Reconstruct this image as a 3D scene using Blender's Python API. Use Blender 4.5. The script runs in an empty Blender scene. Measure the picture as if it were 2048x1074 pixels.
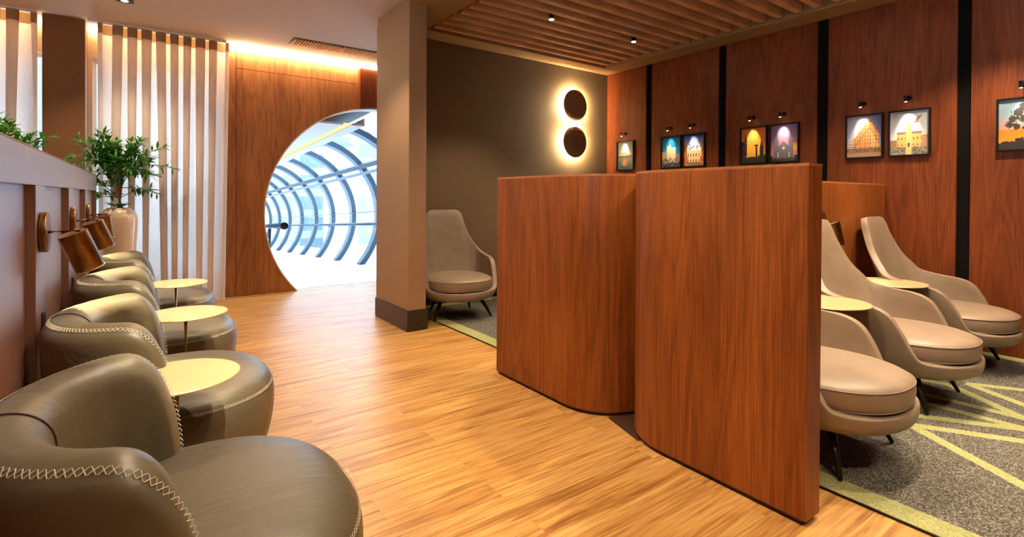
import bpy, bmesh, math, random
from mathutils import Vector, Matrix
random.seed(11)
PI = math.pi
sin, cos = math.sin, math.cos
SC = bpy.context.scene
COL = SC.collection

# ------------------------------------------------------------------ materials
def new_mat(name):
    m = bpy.data.materials.new(name); m.use_nodes = True
    nt = m.node_tree; nt.nodes.clear()
    out = nt.nodes.new('ShaderNodeOutputMaterial')
    return m, nt, out
def principled(nt, out, col=(.5, .5, .5), rough=.5, metal=0, spec=.5, coat=0, ior=1.5):
    b = nt.nodes.new('ShaderNodeBsdfPrincipled')
    b.inputs['Base Color'].default_value = (*col, 1)
    b.inputs['Roughness'].default_value = rough
    b.inputs['Metallic'].default_value = metal
    b.inputs['Specular IOR Level'].default_value = spec
    b.inputs['Coat Weight'].default_value = coat
    b.inputs['IOR'].default_value = ior
    b.inputs['Coat Roughness'].default_value = rough if coat else .2
    if coat: b.inputs['Coat IOR'].default_value = 2.2
    nt.links.new(b.outputs[0], out.inputs[0])
    return b
def coords(nt, scale=(1, 1, 1), rot=(0, 0, 0)):
    t = nt.nodes.new('ShaderNodeTexCoord'); mp = nt.nodes.new('ShaderNodeMapping')
    mp.inputs['Scale'].default_value = scale; mp.inputs['Rotation'].default_value = rot
    nt.links.new(t.outputs['Object'], mp.inputs[0]); return mp.outputs[0]
def noise(nt, vec, scale=5, detail=4, rough=.5, dist=0):
    n = nt.nodes.new('ShaderNodeTexNoise')
    n.inputs['Scale'].default_value = scale; n.inputs['Detail'].default_value = detail
    n.inputs['Roughness'].default_value = rough; n.inputs['Distortion'].default_value = dist
    nt.links.new(vec, n.inputs['Vector']); return n.outputs['Fac']
def ramp(nt, fac, stops):
    r = nt.nodes.new('ShaderNodeValToRGB'); e = r.color_ramp.elements
    e[0].position, e[0].color = stops[0][0], (*stops[0][1], 1)
    e[1].position, e[1].color = stops[1][0], (*stops[1][1], 1)
    for p, c in stops[2:]:
        x = e.new(p); x.color = (*c, 1)
    nt.links.new(fac, r.inputs[0]); return r.outputs[0]
def mix(nt, a, b, fac, mode='MIX'):
    m = nt.nodes.new('ShaderNodeMix'); m.data_type = 'RGBA'; m.blend_type = mode
    if isinstance(fac, (int, float)): m.inputs[0].default_value = fac
    else: nt.links.new(fac, m.inputs[0])
    for i, v in ((6, a), (7, b)):
        if isinstance(v, tuple): m.inputs[i].default_value = (*v, 1)
        else: nt.links.new(v, m.inputs[i])
    return m.outputs[2]
def bump(nt, b, h, strength=.2, dist=.01):
    n = nt.nodes.new('ShaderNodeBump'); n.inputs['Strength'].default_value = strength
    n.inputs['Distance'].default_value = dist
    nt.links.new(h, n.inputs['Height']); nt.links.new(n.outputs[0], b.inputs['Normal'])
def plain(name, col, rough=.5, metal=0, spec=.5, var=0.0, vs=30, bmp=0, bs=200):
    m, nt, out = new_mat(name); b = principled(nt, out, col, rough, metal, spec)
    v = coords(nt)
    if var:
        f = noise(nt, v, vs, 5)
        c = ramp(nt, f, [(.3, tuple(x*(1-var) for x in col)), (.7, tuple(min(1, x*(1+var)) for x in col))])
        nt.links.new(c, b.inputs['Base Color'])
    if bmp: bump(nt, b, noise(nt, v, bs, 3), bmp, .004)
    return m
def emit(name, col, s):
    m, nt, out = new_mat(name); e = nt.nodes.new('ShaderNodeEmission')
    e.inputs[0].default_value = (*col, 1); e.inputs[1].default_value = s
    nt.links.new(e.outputs[0], out.inputs[0]); return m
def veneer(name, dark, mid, light, rough=.38, axis='z', spec=.5, seed=0, coat=0):
    m, nt, out = new_mat(name); b = principled(nt, out, mid, rough, 0, spec, coat, 2.4 if coat else 1.5)
    s = {'z': (1, 1, .014), 'x': (.014, 1, 1), 'y': (1, .014, 1)}[axis]
    s2 = {'z': (1, 1, .10), 'x': (.10, 1, 1), 'y': (1, .10, 1)}[axis]
    v = coords(nt, s); v2 = coords(nt, s2)
    fine = noise(nt, v, 240, 5, .7)
    broad = noise(nt, v2, 4.5+seed*.5, 2, .4, .5)
    w = nt.nodes.new('ShaderNodeMath'); w.operation = 'MULTIPLY'; w.inputs[1].default_value = 16
    nt.links.new(broad, w.inputs[0])
    fr = nt.nodes.new('ShaderNodeMath'); fr.operation = 'PINGPONG'; fr.inputs[1].default_value = 1
    nt.links.new(w.outputs[0], fr.inputs[0])
    fig = ramp(nt, fr.outputs[0], [(0, dark), (.25, mid), (1, light)])
    fn = ramp(nt, fine, [(.36, tuple(x*.45 for x in mid)), (.5, mid), (.64, light)])
    c = mix(nt, fig, fn, .70)
    big = noise(nt, coords(nt, (1, 1, .25)), 2.3, 2)
    bg = ramp(nt, big, [(.3, (.72, .68, .66)), (.7, (1.1, 1.08, 1.05))])
    c = mix(nt, c, bg, 1, 'MULTIPLY')
    nt.links.new(c, b.inputs['Base Color'])
    bump(nt, b, fine, .06, .002)
    return m

M = {}
M['veneer'] = veneer('walnut_veneer', (.125, .029, .005), (.255, .071, .013), (.40, .13, .029), .42, spec=.3)
M['veneer_wall'] = veneer('walnut_wall_veneer', (.09, .019, .005), (.185, .042, .010), (.29, .078, .020), .45, seed=2, spec=.3)
M['veneer_hall'] = veneer('hall_wall_veneer', (.21, .072, .024), (.40, .155, .058), (.58, .26, .105), .45, seed=1, spec=.3)
M['veneer_bench'] = veneer('bench_wall_veneer', (.08, .022, .009), (.16, .045, .016), (.25, .08, .03), .38, spec=.5, coat=1.0)
M['edge'] = plain('veneer_edge_band', (.36, .14, .05), .4, var=.2)
M['plinth'] = plain('dark_plinth', (.05, .02, .01), .5)
M['slat'] = veneer('ceiling_slat_wood', (.66, .36, .17), (.80, .46, .23), (.88, .54, .30), .5, axis='x')
M['grille'] = plain('grille_wood', (.85, .45, .16), .5, var=.1)
M['black_gap'] = plain('black_channel', (.007, .006, .005), .95, spec=.1)
M['black'] = plain('black_metal', (.015, .013, .012), .4, .6)
M['dark_socket'] = plain('dark_socket', (.03, .03, .03), .35)
M['wall_fabric'] = plain('wall_fabric', (.145, .092, .046), .85, var=.14, vs=260, bmp=.4, bs=500)
M['pier_paint'] = plain('pier_covering', (.34, .21, .115), .7, var=.06, vs=300, bmp=.15, bs=500)
M['trim_paint'] = plain('trim_paint', (.33, .21, .10), .6, var=.03)
M['column_fabric'] = plain('column_covering', (.21, .092, .037), .85, var=.2, vs=300, bmp=.3, bs=500)
M['ceiling'] = plain('ceiling_paint', (.60, .47, .37), .8, var=.02)
M['ceiling_dark'] = plain('ceiling_void_paint', (.10, .045, .02), .8)
M['cream'] = plain('lintel_paint', (.66, .50, .33), .7)
M['white'] = plain('white_lining', (.82, .82, .82), .5)
M['hung'] = plain('hung_ceiling_panel', (.60, .56, .56), .5)
M['deck'] = plain('white_deck', (.86, .87, .88), .45, var=.02)
M['skirting'] = plain('dark_skirting', (.024, .015, .011), .22, spec=.5, var=.2)
M['steel_blue'] = plain('painted_steel', (.035, .065, .10), .45, .2)
M['steel_pale'] = plain('painted_steel_pale', (.16, .21, .27), .4)
M['roof_grey'] = plain('roof_sheet', (.10, .105, .13), .5)
M['brass'] = plain('brushed_bronze', (.27, .125, .042), .33, 1.0, var=.15, vs=60)
M['brass_light'] = plain('bronze_rim', (.72, .50, .30), .3, 1.0)
M['gold'] = plain('gold_lacquer', (.66, .47, .24), .38, .4, var=.04, vs=40)
M['gold_post'] = plain('gold_post', (.60, .38, .14), .3, .8)
M['thread'] = plain('pale_thread', (.52, .47, .37), .7)
M['soil'] = plain('bark_mulch', (.09, .04, .02), .9, var=.4, vs=90, bmp=.6, bs=90)
M['trunk'] = plain('plant_trunk', (.32, .15, .055), .8, var=.3, vs=60, bmp=.5, bs=60)
M['ceramic'] = plain('cream_ceramic', (.90, .79, .62), .12, spec=.6)
M['led'] = emit('warm_led', (1, .74, .42), 44)
M['led_win'] = emit('warm_led_window', (1, .70, .36), 20)
M['halo'] = emit('halo_led', (1, .76, .42), 280)
M['bulb'] = emit('warm_bulb', (1, .80, .50), 22)
M['spot_bulb'] = emit('downlight_bulb', (1, .88, .70), 120)
M['trough'] = emit('trough_led', (1, .66, .30), .75)
M['rug_green'] = None

def leather(name, col, rough, wr=.25, spec=.5):
    m, nt, out = new_mat(name); b = principled(nt, out, col, rough, 0, spec)
    v = coords(nt)
    f = noise(nt, v, 9, 5, .6)
    nt.links.new(ramp(nt, f, [(.3, tuple(x*.9 for x in col)), (.7, tuple(x*1.1 for x in col))]), b.inputs['Base Color'])
    vo = nt.nodes.new('ShaderNodeTexVoronoi'); vo.inputs['Scale'].default_value = 420
    nt.links.new(v, vo.inputs['Vector'])
    b1 = nt.nodes.new('ShaderNodeBump'); b1.inputs['Strength'].default_value = .10; b1.inputs['Distance'].default_value = .001
    nt.links.new(vo.outputs[0], b1.inputs['Height'])
    wn = noise(nt, coords(nt, (1.2, 4.5, 4), (0, 0, .5)), 3.2, 3, .5, .35)
    b2 = nt.nodes.new('ShaderNodeBump'); b2.inputs['Strength'].default_value = wr; b2.inputs['Distance'].default_value = .03
    nt.links.new(wn, b2.inputs['Height']); nt.links.new(b1.outputs[0], b2.inputs['Normal'])
    nt.links.new(b2.outputs[0], b.inputs['Normal'])
    return m
M['leather_olive'] = leather('olive_brown_leather', (.098, .082, .050), .40, .2)
M['leather_taupe'] = leather('taupe_leather', (.265, .195, .137), .44, .10)

def floor_mat():
    m, nt, out = new_mat('plank_floor'); b = principled(nt, out, (.6, .3, .1), .37, 0, .7)
    t = nt.nodes.new('ShaderNodeTexCoord')
    br = nt.nodes.new('ShaderNodeTexBrick')
    br.offset = .37; br.inputs['Scale'].default_value = 1
    br.inputs['Brick Width'].default_value = 1.25; br.inputs['Row Height'].default_value = .16
    br.inputs['Mortar Size'].default_value = .0007; br.inputs['Bias'].default_value = 0
    br.inputs['Color1'].default_value = (0, 0, 0, 1); br.inputs['Color2'].default_value = (1, 1, 1, 1)
    br.inputs['Mortar'].default_value = (.5, .5, .5, 1)
    nt.links.new(t.outputs['Object'], br.inputs['Vector'])
    # per-plank offset of the grain
    ad = nt.nodes.new('ShaderNodeVectorMath'); ad.operation = 'MULTIPLY_ADD'
    nt.links.new(br.outputs['Color'], ad.inputs[0]); ad.inputs[1].default_value = (7, 3, 5)
    nt.links.new(t.outputs['Object'], ad.inputs[2])
    mp = nt.nodes.new('ShaderNodeMapping'); mp.inputs['Scale'].default_value = (.55, 9, 1)
    nt.links.new(ad.outputs[0], mp.inputs[0])
    g = noise(nt, mp.outputs[0], 2.0, 7, .62, 1.1)
    mp2 = nt.nodes.new('ShaderNodeMapping'); mp2.inputs['Scale'].default_value = (1.6, 40, 1)
    nt.links.new(ad.outputs[0], mp2.inputs[0])
    g2 = noise(nt, mp2.outputs[0], 2.5, 4, .6)
    c1 = ramp(nt, g, [(.30, (.25, .11, .026)), (.42, (.41, .20, .050)), (.50, (.53, .29, .085)), (.66, (.60, .37, .13))])
    c2 = ramp(nt, g2, [(.34, (.62, .52, .42)), (.56, (1.06, 1.04, 1.0))])
    c = mix(nt, c1, c2, .8, 'MULTIPLY')
    pl = ramp(nt, br.outputs['Color'], [(0, (.94, .93, .92)), (1, (1.04, 1.03, 1.01))])
    c = mix(nt, c, pl, 1, 'MULTIPLY')
    c = mix(nt, c, (.34, .15, .04), br.outputs['Fac'])
    nt.links.new(c, b.inputs['Base Color'])
    bump(nt, b, g2, .05, .002)
    return m
M['floor'] = floor_mat()

def carpet_mat(name, a, b_, c_):
    m, nt, out = new_mat(name); b = principled(nt, out, a, .95, 0, .1)
    v = coords(nt, (1, 1, 1))
    n1 = noise(nt, v, 160, 2, .5); n2 = noise(nt, v, 420, 2, .5)
    c = ramp(nt, n1, [(.36, a), (.52, b_), (.66, c_)])
    d = ramp(nt, n2, [(.3, (.6, .6, .6)), (.7, (1.3, 1.3, 1.3))])
    nt.links.new(mix(nt, c, d, 1, 'MULTIPLY'), b.inputs['Base Color'])
    bump(nt, b, n1, .6, .006)
    return m
M['carpet'] = carpet_mat('grey_fleck_carpet', (.050, .046, .038), (.115, .108, .092), (.30, .29, .25))
M['rug_green'] = carpet_mat('lime_green_carpet', (.27, .28, .11), (.36, .37, .17), (.44, .44, .22))

def curtain_mat():
    m, nt, out = new_mat('sheer_linen')
    d = nt.nodes.new('ShaderNodeBsdfDiffuse'); tr = nt.nodes.new('ShaderNodeBsdfTranslucent')
    v = coords(nt, (1, 1, .12)); n = noise(nt, v, 260, 3)
    c = ramp(nt, n, [(.3, (.78, .66, .57)), (.7, (.90, .81, .74))])
    nt.links.new(c, d.inputs[0]); nt.links.new(c, tr.inputs[0])
    mx = nt.nodes.new('ShaderNodeMixShader'); mx.inputs[0].default_value = .5
    nt.links.new(d.outputs[0], mx.inputs[1]); nt.links.new(tr.outputs[0], mx.inputs[2])
    tp = nt.nodes.new('ShaderNodeBsdfTransparent'); m2 = nt.nodes.new('ShaderNodeMixShader'); m2.inputs[0].default_value = .03
    nt.links.new(mx.outputs[0], m2.inputs[1]); nt.links.new(tp.outputs[0], m2.inputs[2])
    nt.links.new(m2.outputs[0], out.inputs[0]); return m
M['curtain'] = curtain_mat()
M['curtain_tape'] = plain('curtain_heading', (.42, .30, .20), .8)

def glass_mat(name, tint=(.92, .97, 1), gl=.08):
    m, nt, out = new_mat(name)
    t = nt.nodes.new('ShaderNodeBsdfTransparent'); t.inputs[0].default_value = (*tint, 1)
    g = nt.nodes.new('ShaderNodeBsdfGlossy'); g.inputs[1].default_value = .05
    mx = nt.nodes.new('ShaderNodeMixShader'); mx.inputs[0].default_value = gl
    nt.links.new(t.outputs[0], mx.inputs[1]); nt.links.new(g.outputs[0], mx.inputs[2])
    nt.links.new(mx.outputs[0], out.inputs[0]); return m
M['glass'] = glass_mat('window_glass')
M['tunnel_glass'] = glass_mat('tunnel_glass', (.86, .95, 1.0), .06)

def leaf_mat():
    m, nt, out = new_mat('ficus_leaf'); b = principled(nt, out, (.1, .3, .05), .4, 0, .5)
    n = noise(nt, coords(nt), 14, 2)
    nt.links.new(ramp(nt, n, [(.3, (.022, .10, .022)), (.5, (.055, .24, .03)), (.72, (.17, .44, .05))]), b.inputs['Base Color'])
    tr = nt.nodes.new('ShaderNodeBsdfTranslucent'); tr.inputs[0].default_value = (.10, .36, .04, 1)
    mx = nt.nodes.new('ShaderNodeMixShader'); mx.inputs[0].default_value = .3
    nt.links.new(b.outputs[0], mx.inputs[1]); nt.links.new(tr.outputs[0], mx.inputs[2])
    nt.links.new(mx.outputs[0], out.inputs[0]); return m
M['leaf'] = leaf_mat()

def stone_mat():
    m, nt, out = new_mat('stone_facade'); b = principled(nt, out, (.7, .72, .75), .8)
    t = nt.nodes.new('ShaderNodeTexCoord'); mp = nt.nodes.new('ShaderNodeMapping')
    mp.inputs['Rotation'].default_value = (PI/2, 0, 0)
    nt.links.new(t.outputs['Object'], mp.inputs[0])
    br = nt.nodes.new('ShaderNodeTexBrick'); br.inputs['Scale'].default_value = 1
    br.inputs['Brick Width'].default_value = 1.1; br.inputs['Row Height'].default_value = .55
    br.inputs['Mortar Size'].default_value = .008; br.offset = 0
    br.inputs['Color1'].default_value = (.24, .265, .29, 1); br.inputs['Color2'].default_value = (.21, .24, .27, 1)
    br.inputs['Mortar'].default_value = (.13, .15, .17, 1)
    nt.links.new(mp.outputs[0], br.inputs['Vector'])
    n = noise(nt, coords(nt), 14, 6)
    c = mix(nt, br.outputs['Color'], ramp(nt, n, [(.3, (.88, .88, .9)), (.7, (1.1, 1.1, 1.1))]), 1, 'MULTIPLY')
    nt.links.new(c, b.inputs['Base Color']); return m
M['stone'] = stone_mat()
def facade_mat():
    m, nt, out = new_mat('office_facade'); b = principled(nt, out, (.7, .72, .75), .7)
    t = nt.nodes.new('ShaderNodeTexCoord'); mp = nt.nodes.new('ShaderNodeMapping')
    mp.inputs['Rotation'].default_value = (PI/2, 0, 0)
    nt.links.new(t.outputs['Object'], mp.inputs[0])
    br = nt.nodes.new('ShaderNodeTexBrick'); br.inputs['Scale'].default_value = 1
    br.inputs['Brick Width'].default_value = 2.2; br.inputs['Row Height'].default_value = 1.5
    br.inputs['Mortar Size'].default_value = .28; br.offset = 0
    br.inputs['Color1'].default_value = (.17, .24, .34, 1); br.inputs['Color2'].default_value = (.24, .31, .40, 1)
    br.inputs['Mortar'].default_value = (.42, .50, .58, 1)
    nt.links.new(mp.outputs[0], br.inputs['Vector'])
    nt.links.new(br.outputs['Color'], b.inputs['Base Color']); return m
M['facade'] = facade_mat()
def print_mat():
    m, nt, out = new_mat('photo_print'); b = principled(nt, out, (.5, .5, .5), .35)
    a = nt.nodes.new('ShaderNodeVertexColor'); a.layer_name = 'Col'
    nt.links.new(a.outputs[0], b.inputs['Base Color']); return m
M['print'] = print_mat()

# ------------------------------------------------------------------ helpers
def link(name, bm, mat, parent=None, smooth=False, bev=0, sub=0, sharp=None):
    me = bpy.data.meshes.new(name)
    bmesh.ops.recalc_face_normals(bm, faces=bm.faces)
    bm.to_mesh(me); bm.free()
    o = bpy.data.objects.new(name, me); COL.objects.link(o)
    me.materials.append(mat)
    if smooth:
        for p in me.polygons: p.use_smooth = True
    if bev:
        md = o.modifiers.new('Bevel', 'BEVEL'); md.width = bev; md.segments = 2; md.limit_method = 'ANGLE'
        md.angle_limit = .6
    if sub:
        md = o.modifiers.new('Subdivision', 'SUBSURF'); md.levels = sub; md.render_levels = sub
    if parent: o.parent = parent
    return o
def tag(o, label, cat, group=None, kind=None):
    if label: o['label'] = label
    if cat: o['category'] = cat
    if group: o['group'] = group
    if kind: o['kind'] = kind
    return o
def struct(o):
    o['kind'] = 'structure'; return o
def thing(name, loc, label, cat, group=None, rz=0):
    o = bpy.data.objects.new(name, None); COL.objects.link(o)
    o.empty_display_size = .1
    o.location = loc; o.rotation_euler = (0, 0, rz)
    return tag(o, label, cat, group)
def box(bm, a, b):
    (x0, y0, z0), (x1, y1, z1) = a, b
    vs = [bm.verts.new(p) for p in ((x0,y0,z0),(x1,y0,z0),(x1,y1,z0),(x0,y1,z0),(x0,y0,z1),(x1,y0,z1),(x1,y1,z1),(x0,y1,z1))]
    for f in ((0,3,2,1),(4,5,6,7),(0,1,5,4),(1,2,6,5),(2,3,7,6),(3,0,4,7)):
        bm.faces.new([vs[i] for i in f])
def B(): return bmesh.new()
def boxes(*ab):
    bm = B()
    for a, b in ab: box(bm, a, b)
    return bm
def frame_of(d):
    d = Vector(d).normalized()
    h = Vector((0, 0, 1)) if abs(d.z) < .9 else Vector((1, 0, 0))
    x = d.cross(h).normalized(); y = x.cross(d).normalized()
    return x, y, d
def tube(bm, pts, r, n=8, closed=False, cap=True):
    pts = [Vector(p) for p in pts]; N = len(pts)
    rs = r if isinstance(r, (list, tuple)) else [r]*N
    rings = []; px = None
    for i, p in enumerate(pts):
        if closed: d = pts[(i+1) % N]-pts[i-1]
        else: d = pts[min(i+1, N-1)]-pts[max(i-1, 0)]
        x, y, d = frame_of(d)
        if px is not None:
            x = (px-d*px.dot(d)).normalized(); y = d.cross(x)
        px = x
        rings.append([bm.verts.new(p+(x*cos(2*PI*k/n)+y*sin(2*PI*k/n))*rs[i]) for k in range(n)])
    for i in range(N if closed else N-1):
        a, b = rings[i], rings[(i+1) % N]
        for k in range(n): bm.faces.new((a[k], a[(k+1) % n], b[(k+1) % n], b[k]))
    if cap and not closed:
        bm.faces.new(rings[0][::-1]); bm.faces.new(rings[-1])
def cyl(bm, p0, p1, r, n=24, r1=None):
    tube(bm, [p0, p1], [r, r if r1 is None else r1], n)
def lathe(bm, prof, n=40, c=(0, 0, 0), ax=None):
    rings = []
    for r, z in prof:
        if r < 1e-5: rings.append([bm.verts.new((c[0], c[1], c[2]+z))])
        else: rings.append([bm.verts.new((c[0]+r*cos(2*PI*k/n), c[1]+r*sin(2*PI*k/n), c[2]+z)) for k in range(n)])
    for a, b in zip(rings, rings[1:]):
        for k in range(n):
            k2 = (k+1) % n
            if len(a) == 1 and len(b) > 1: bm.faces.new((a[0], b[k], b[k2]))
            elif len(b) == 1 and len(a) > 1: bm.faces.new((a[k], b[0], a[k2]))
            elif len(a) > 1: bm.faces.new((a[k], a[k2], b[k2], b[k]))
def prism(bm, pts, z0, z1):
    a = [bm.verts.new((x, y, z0)) for x, y in pts]; b = [bm.verts.new((x, y, z1)) for x, y in pts]
    n = len(pts)
    bm.faces.new(a[::-1]); bm.faces.new(b)
    for i in range(n): bm.faces.new((a[i], a[(i+1) % n], b[(i+1) % n], b[i]))
def copy_tree(o, parent=None):
    c = o.copy(); COL.objects.link(c); c.parent = parent
    if parent: c.matrix_parent_inverse = o.matrix_parent_inverse
    for ch in list(o.children): copy_tree(ch, c)
    return c
def spot(name, loc, target, power, size, blend=.4, col=(1, .74, .46), r=.03, parent=None):
    l = bpy.data.lights.new(name, 'SPOT'); l.energy = power; l.spot_size = math.radians(size); l.spot_blend = blend
    l.color = col; l.shadow_soft_size = r
    o = bpy.data.objects.new(name, l); COL.objects.link(o); o.location = loc
    o.rotation_euler = (Vector(target)-Vector(loc)).to_track_quat('-Z', 'Y').to_euler()
    if parent: o.parent = parent
    return o

# ------------------------------------------------------------------ camera
yaw, pitch, roll, F, CY = .62768193, -.00681309, -.00528292, 1023.0, 400.2
f = Vector((sin(yaw)*cos(pitch), cos(yaw)*cos(pitch), sin(pitch)))
r0 = Vector((cos(yaw), -sin(yaw), 0)); u0 = r0.cross(f)
r_ = r0*cos(roll)-u0*sin(roll); u_ = r_.cross(f)
cam_d = bpy.data.cameras.new('Camera'); cam = bpy.data.objects.new('Camera', cam_d); COL.objects.link(cam)
cam.matrix_world = Matrix(((r_.x, u_.x, -f.x, 0), (r_.y, u_.y, -f.y, 0), (r_.z, u_.z, -f.z, 1.28), (0, 0, 0, 1)))
cam_d.sensor_width = 36; cam_d.lens = 36*F/2048; cam_d.shift_y = -(537-CY)/2048
cam_d.clip_start = .02; cam_d.clip_end = 500
SC.camera = cam

# ------------------------------------------------------------------ setting
XR, YB, YW, ZC, ZS = 5.68, 5.40, 7.27, 3.16, 3.11   # right wall, back wall, hall end wall, hall ceiling, soffit
o = struct(link('floor', boxes(((-5, -4, -.12), (XR+.2, YW+.1, 0))), M['floor']))
o = struct(link('floor', boxes(((-5, YW+.1, -.12), (.95, 7.62, 0))), M['floor'])); o.name = 'floor_window_recess'
struct(link('ceiling', boxes(((-5, -4, ZC), (2.04, YW+.02, ZC+.15)), ((2.04, 5.52, ZC), (6.2, YW+.02, ZC+.15)), ((2.04, 5.256, ZC), (2.129, 5.52, ZC+.15))), M['ceiling']))
struct(link('ceiling_window_side', boxes(((-5, YW+.02, 3.22), (.90, 7.70, 3.31))), M['ceiling']))
struct(link('ceiling_slatted', boxes(((2.04, -4, 3.31), (XR+.2, YB+.12, 3.40))), M['ceiling_dark']))
# soffit frame round the slatted ceiling
struct(link('trim_1', boxes(((2.042, -4, ZS), (2.535, 5.13, 3.31))), M['trim_paint'], bev=.004))
struct(link('trim_2', boxes(((2.223, 5.132, ZS), (XR, YB+.1, 3.31)), ((2.05, 5.132, ZS), (2.2225, 5.254, 3.31))), M['trim_paint'], bev=.004))
struct(link('trim_3', boxes(((5.35, -4, ZS), (XR, 5.128, 3.31))), M['trim_paint'], bev=.004))
# walls
struct(link('wall_back', boxes(((2.2225, YB, 0), (XR+.2, YB+.12, ZS))), M['wall_fabric']))
struct(link('wall_left', boxes(((-5.1, -4, 0), (-5, 7.7, .5)), ((-5.1, -4, 2.9), (-5, 7.7, 3.3)), ((-5.1, -4, .5), (-5, -2.5, 2.9)), ((-5.1, 1.2, .5), (-5, 7.7, 2.9))), M['pier_paint']))
w = struct(link('window_added_fill', boxes(((-5.07, -2.5, .5), (-5.03, -2.46, 2.9)), ((-5.07, -.7, .54), (-5.03, -.66, 2.86)), ((-5.07, 1.16, .5), (-5.03, 1.2, 2.9)), ((-5.07, -2.46, .5), (-5.03, 1.16, .54)), ((-5.07, -2.46, 2.86), (-5.03, 1.16, 2.9))), M['white']))  # unseen window, added to let soft daylight fill into the hall
link('pane', boxes(((-5.052, -2.46, .54), (-5.047, -.7, 2.86)), ((-5.052, -.66, .54), (-5.047, 1.16, 2.86))), M['glass'], w)
struct(link('wall_front', boxes(((-5, -4.1, 0), (XR+.2, -4, 3.4))), M['pier_paint']))
struct(link('wall_corridor', boxes(((6.2, YB+.12, 0), (6.3, YW+.2, 3.3))), M['pier_paint']))
wr = struct(link('wall_right', boxes(((XR+.03, -4, 0), (XR+.15, YB+.12, 3.4))), M['black_gap']))
ys = [YB-.001, 4.672, 4.569, 3.568, 3.470, 2.448, 2.343, 1.321, 1.229, .215, .110, -.90, -1.0, -2.0, -2.1, -3.9]
for i in range(0, len(ys), 2):
    link('wood_panel', boxes(((XR, ys[i+1], .003), (XR+.03, ys[i], ZS))), M['veneer_wall'], wr, bev=.002)
# pier (end of the cross wall) with its skirting
pier = struct(link('wall_pier', boxes(((2.038, 4.465, 0), (2.222, 5.255, ZC+.02)), ((2.13, 5.255, 0), (2.222, YB+.118, ZC+.02))), M['pier_paint'], bev=.006))
struct(link('baseboard_pier', boxes(((2.023, 4.45, .002), (2.237, 5.27, .20))), M['skirting'], bev=.004))
struct(link('baseboard_back', boxes(((2.24, YB-.015, .002), (XR-.001, YB-.001, .20))), M['skirting'], bev=.003))

# hall end wall with the round opening
CX, CZ, R = 2.82, 1.03, 1.525
def arched(x0, x1, z0, z1, y0, y1):
    """vertical slab between x0..x1, z0..z1 with the round opening cut out"""
    bm = B(); xs = {x0, x1}
    for k in range(0, 129):
        x = CX-R*cos(PI*k/128)
        if x0 < x < x1: xs.add(x)
    xs = sorted(xs)
    def cutz(x):
        d = R*R-(x-CX)**2
        return math.sqrt(d) if d > 0 else 0
    def col(lo0, hi0, lo1, hi1, xa, xb):
        if hi0-lo0 < 1e-5 and hi1-lo1 < 1e-5: return
        v = [bm.verts.new(p) for p in ((xa,y0,lo0),(xb,y0,lo1),(xb,y0,hi1),(xa,y0,hi0),(xa,y1,lo0),(xb,y1,lo1),(xb,y1,hi1),(xa,y1,hi0))]
        for q in ((0,1,2,3),(7,6,5,4),(0,4,5,1),(3,2,6,7)): bm.faces.new([v[i] for i in q])
        if xa == x0: bm.faces.new([v[i] for i in (0,3,7,4)])
        if xb == x1: bm.faces.new([v[i] for i in (1,5,6,2)])
    for xa, xb in zip(xs, xs[1:]):
        ca, cb = cutz(xa), cutz(xb)
        if ca == 0 and cb == 0: col(z0, z1, z0, z1, xa, xb); continue
        ta, tb = max(z0, CZ+ca), max(z0, CZ+cb)
        col(min(ta, z1), z1, min(tb, z1), z1, xa, xb)
        ba, bb = min(z1, CZ-ca), min(z1, CZ-cb)
        if ba > z0 or bb > z0: col(z0, max(z0, ba), z0, max(z0, bb), xa, xb)
    bmesh.ops.remove_doubles(bm, verts=bm.verts, dist=1e-5)
    return bm
wh = struct(link('wall_hall_end', arched(.86, 6.2, 0, 3.11, YW+.02, YW+.13), M['plinth']))
link('wood_panel', arched(.975, 2.536, .004, 2.878, YW, YW+.0195), M['veneer_hall'], wh)
link('wood_panel', arched(.975, 2.536, 2.884, 3.11, YW, YW+.0195), M['veneer_hall'], wh)
link('wood_panel', arched(.86, .970, .004, 3.11, YW, YW+.0195), M['veneer_hall'], wh)
link('wood_panel', arched(2.54, 6.19, .004, 3.11, YW-.06, YW+.0195), M['veneer_wall'], wh)
bm = B()    # white lining of the opening
n = 96; t0 = -math.asin(CZ/R); t1 = PI+math.asin(CZ/R)
rg = []
for k in range(n+1):
    t = t0+(t1-t0)*k/n
    rg.append([bm.verts.new((CX+q*cos(t), y, max(CZ+q*sin(t), .001))) for q, y in ((R+.002, YW-.008), (R-.012, YW-.008), (R-.012, YW+.22), (R+.002, YW+.22))])
for a, b in zip(rg, rg[1:]):
    for k in range(4): bm.faces.new((a[k], a[(k+1) % 4], b[(k+1) % 4], b[k]))
lin = link('trim_opening_lining', bm, M['white']); struct(lin)

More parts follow.
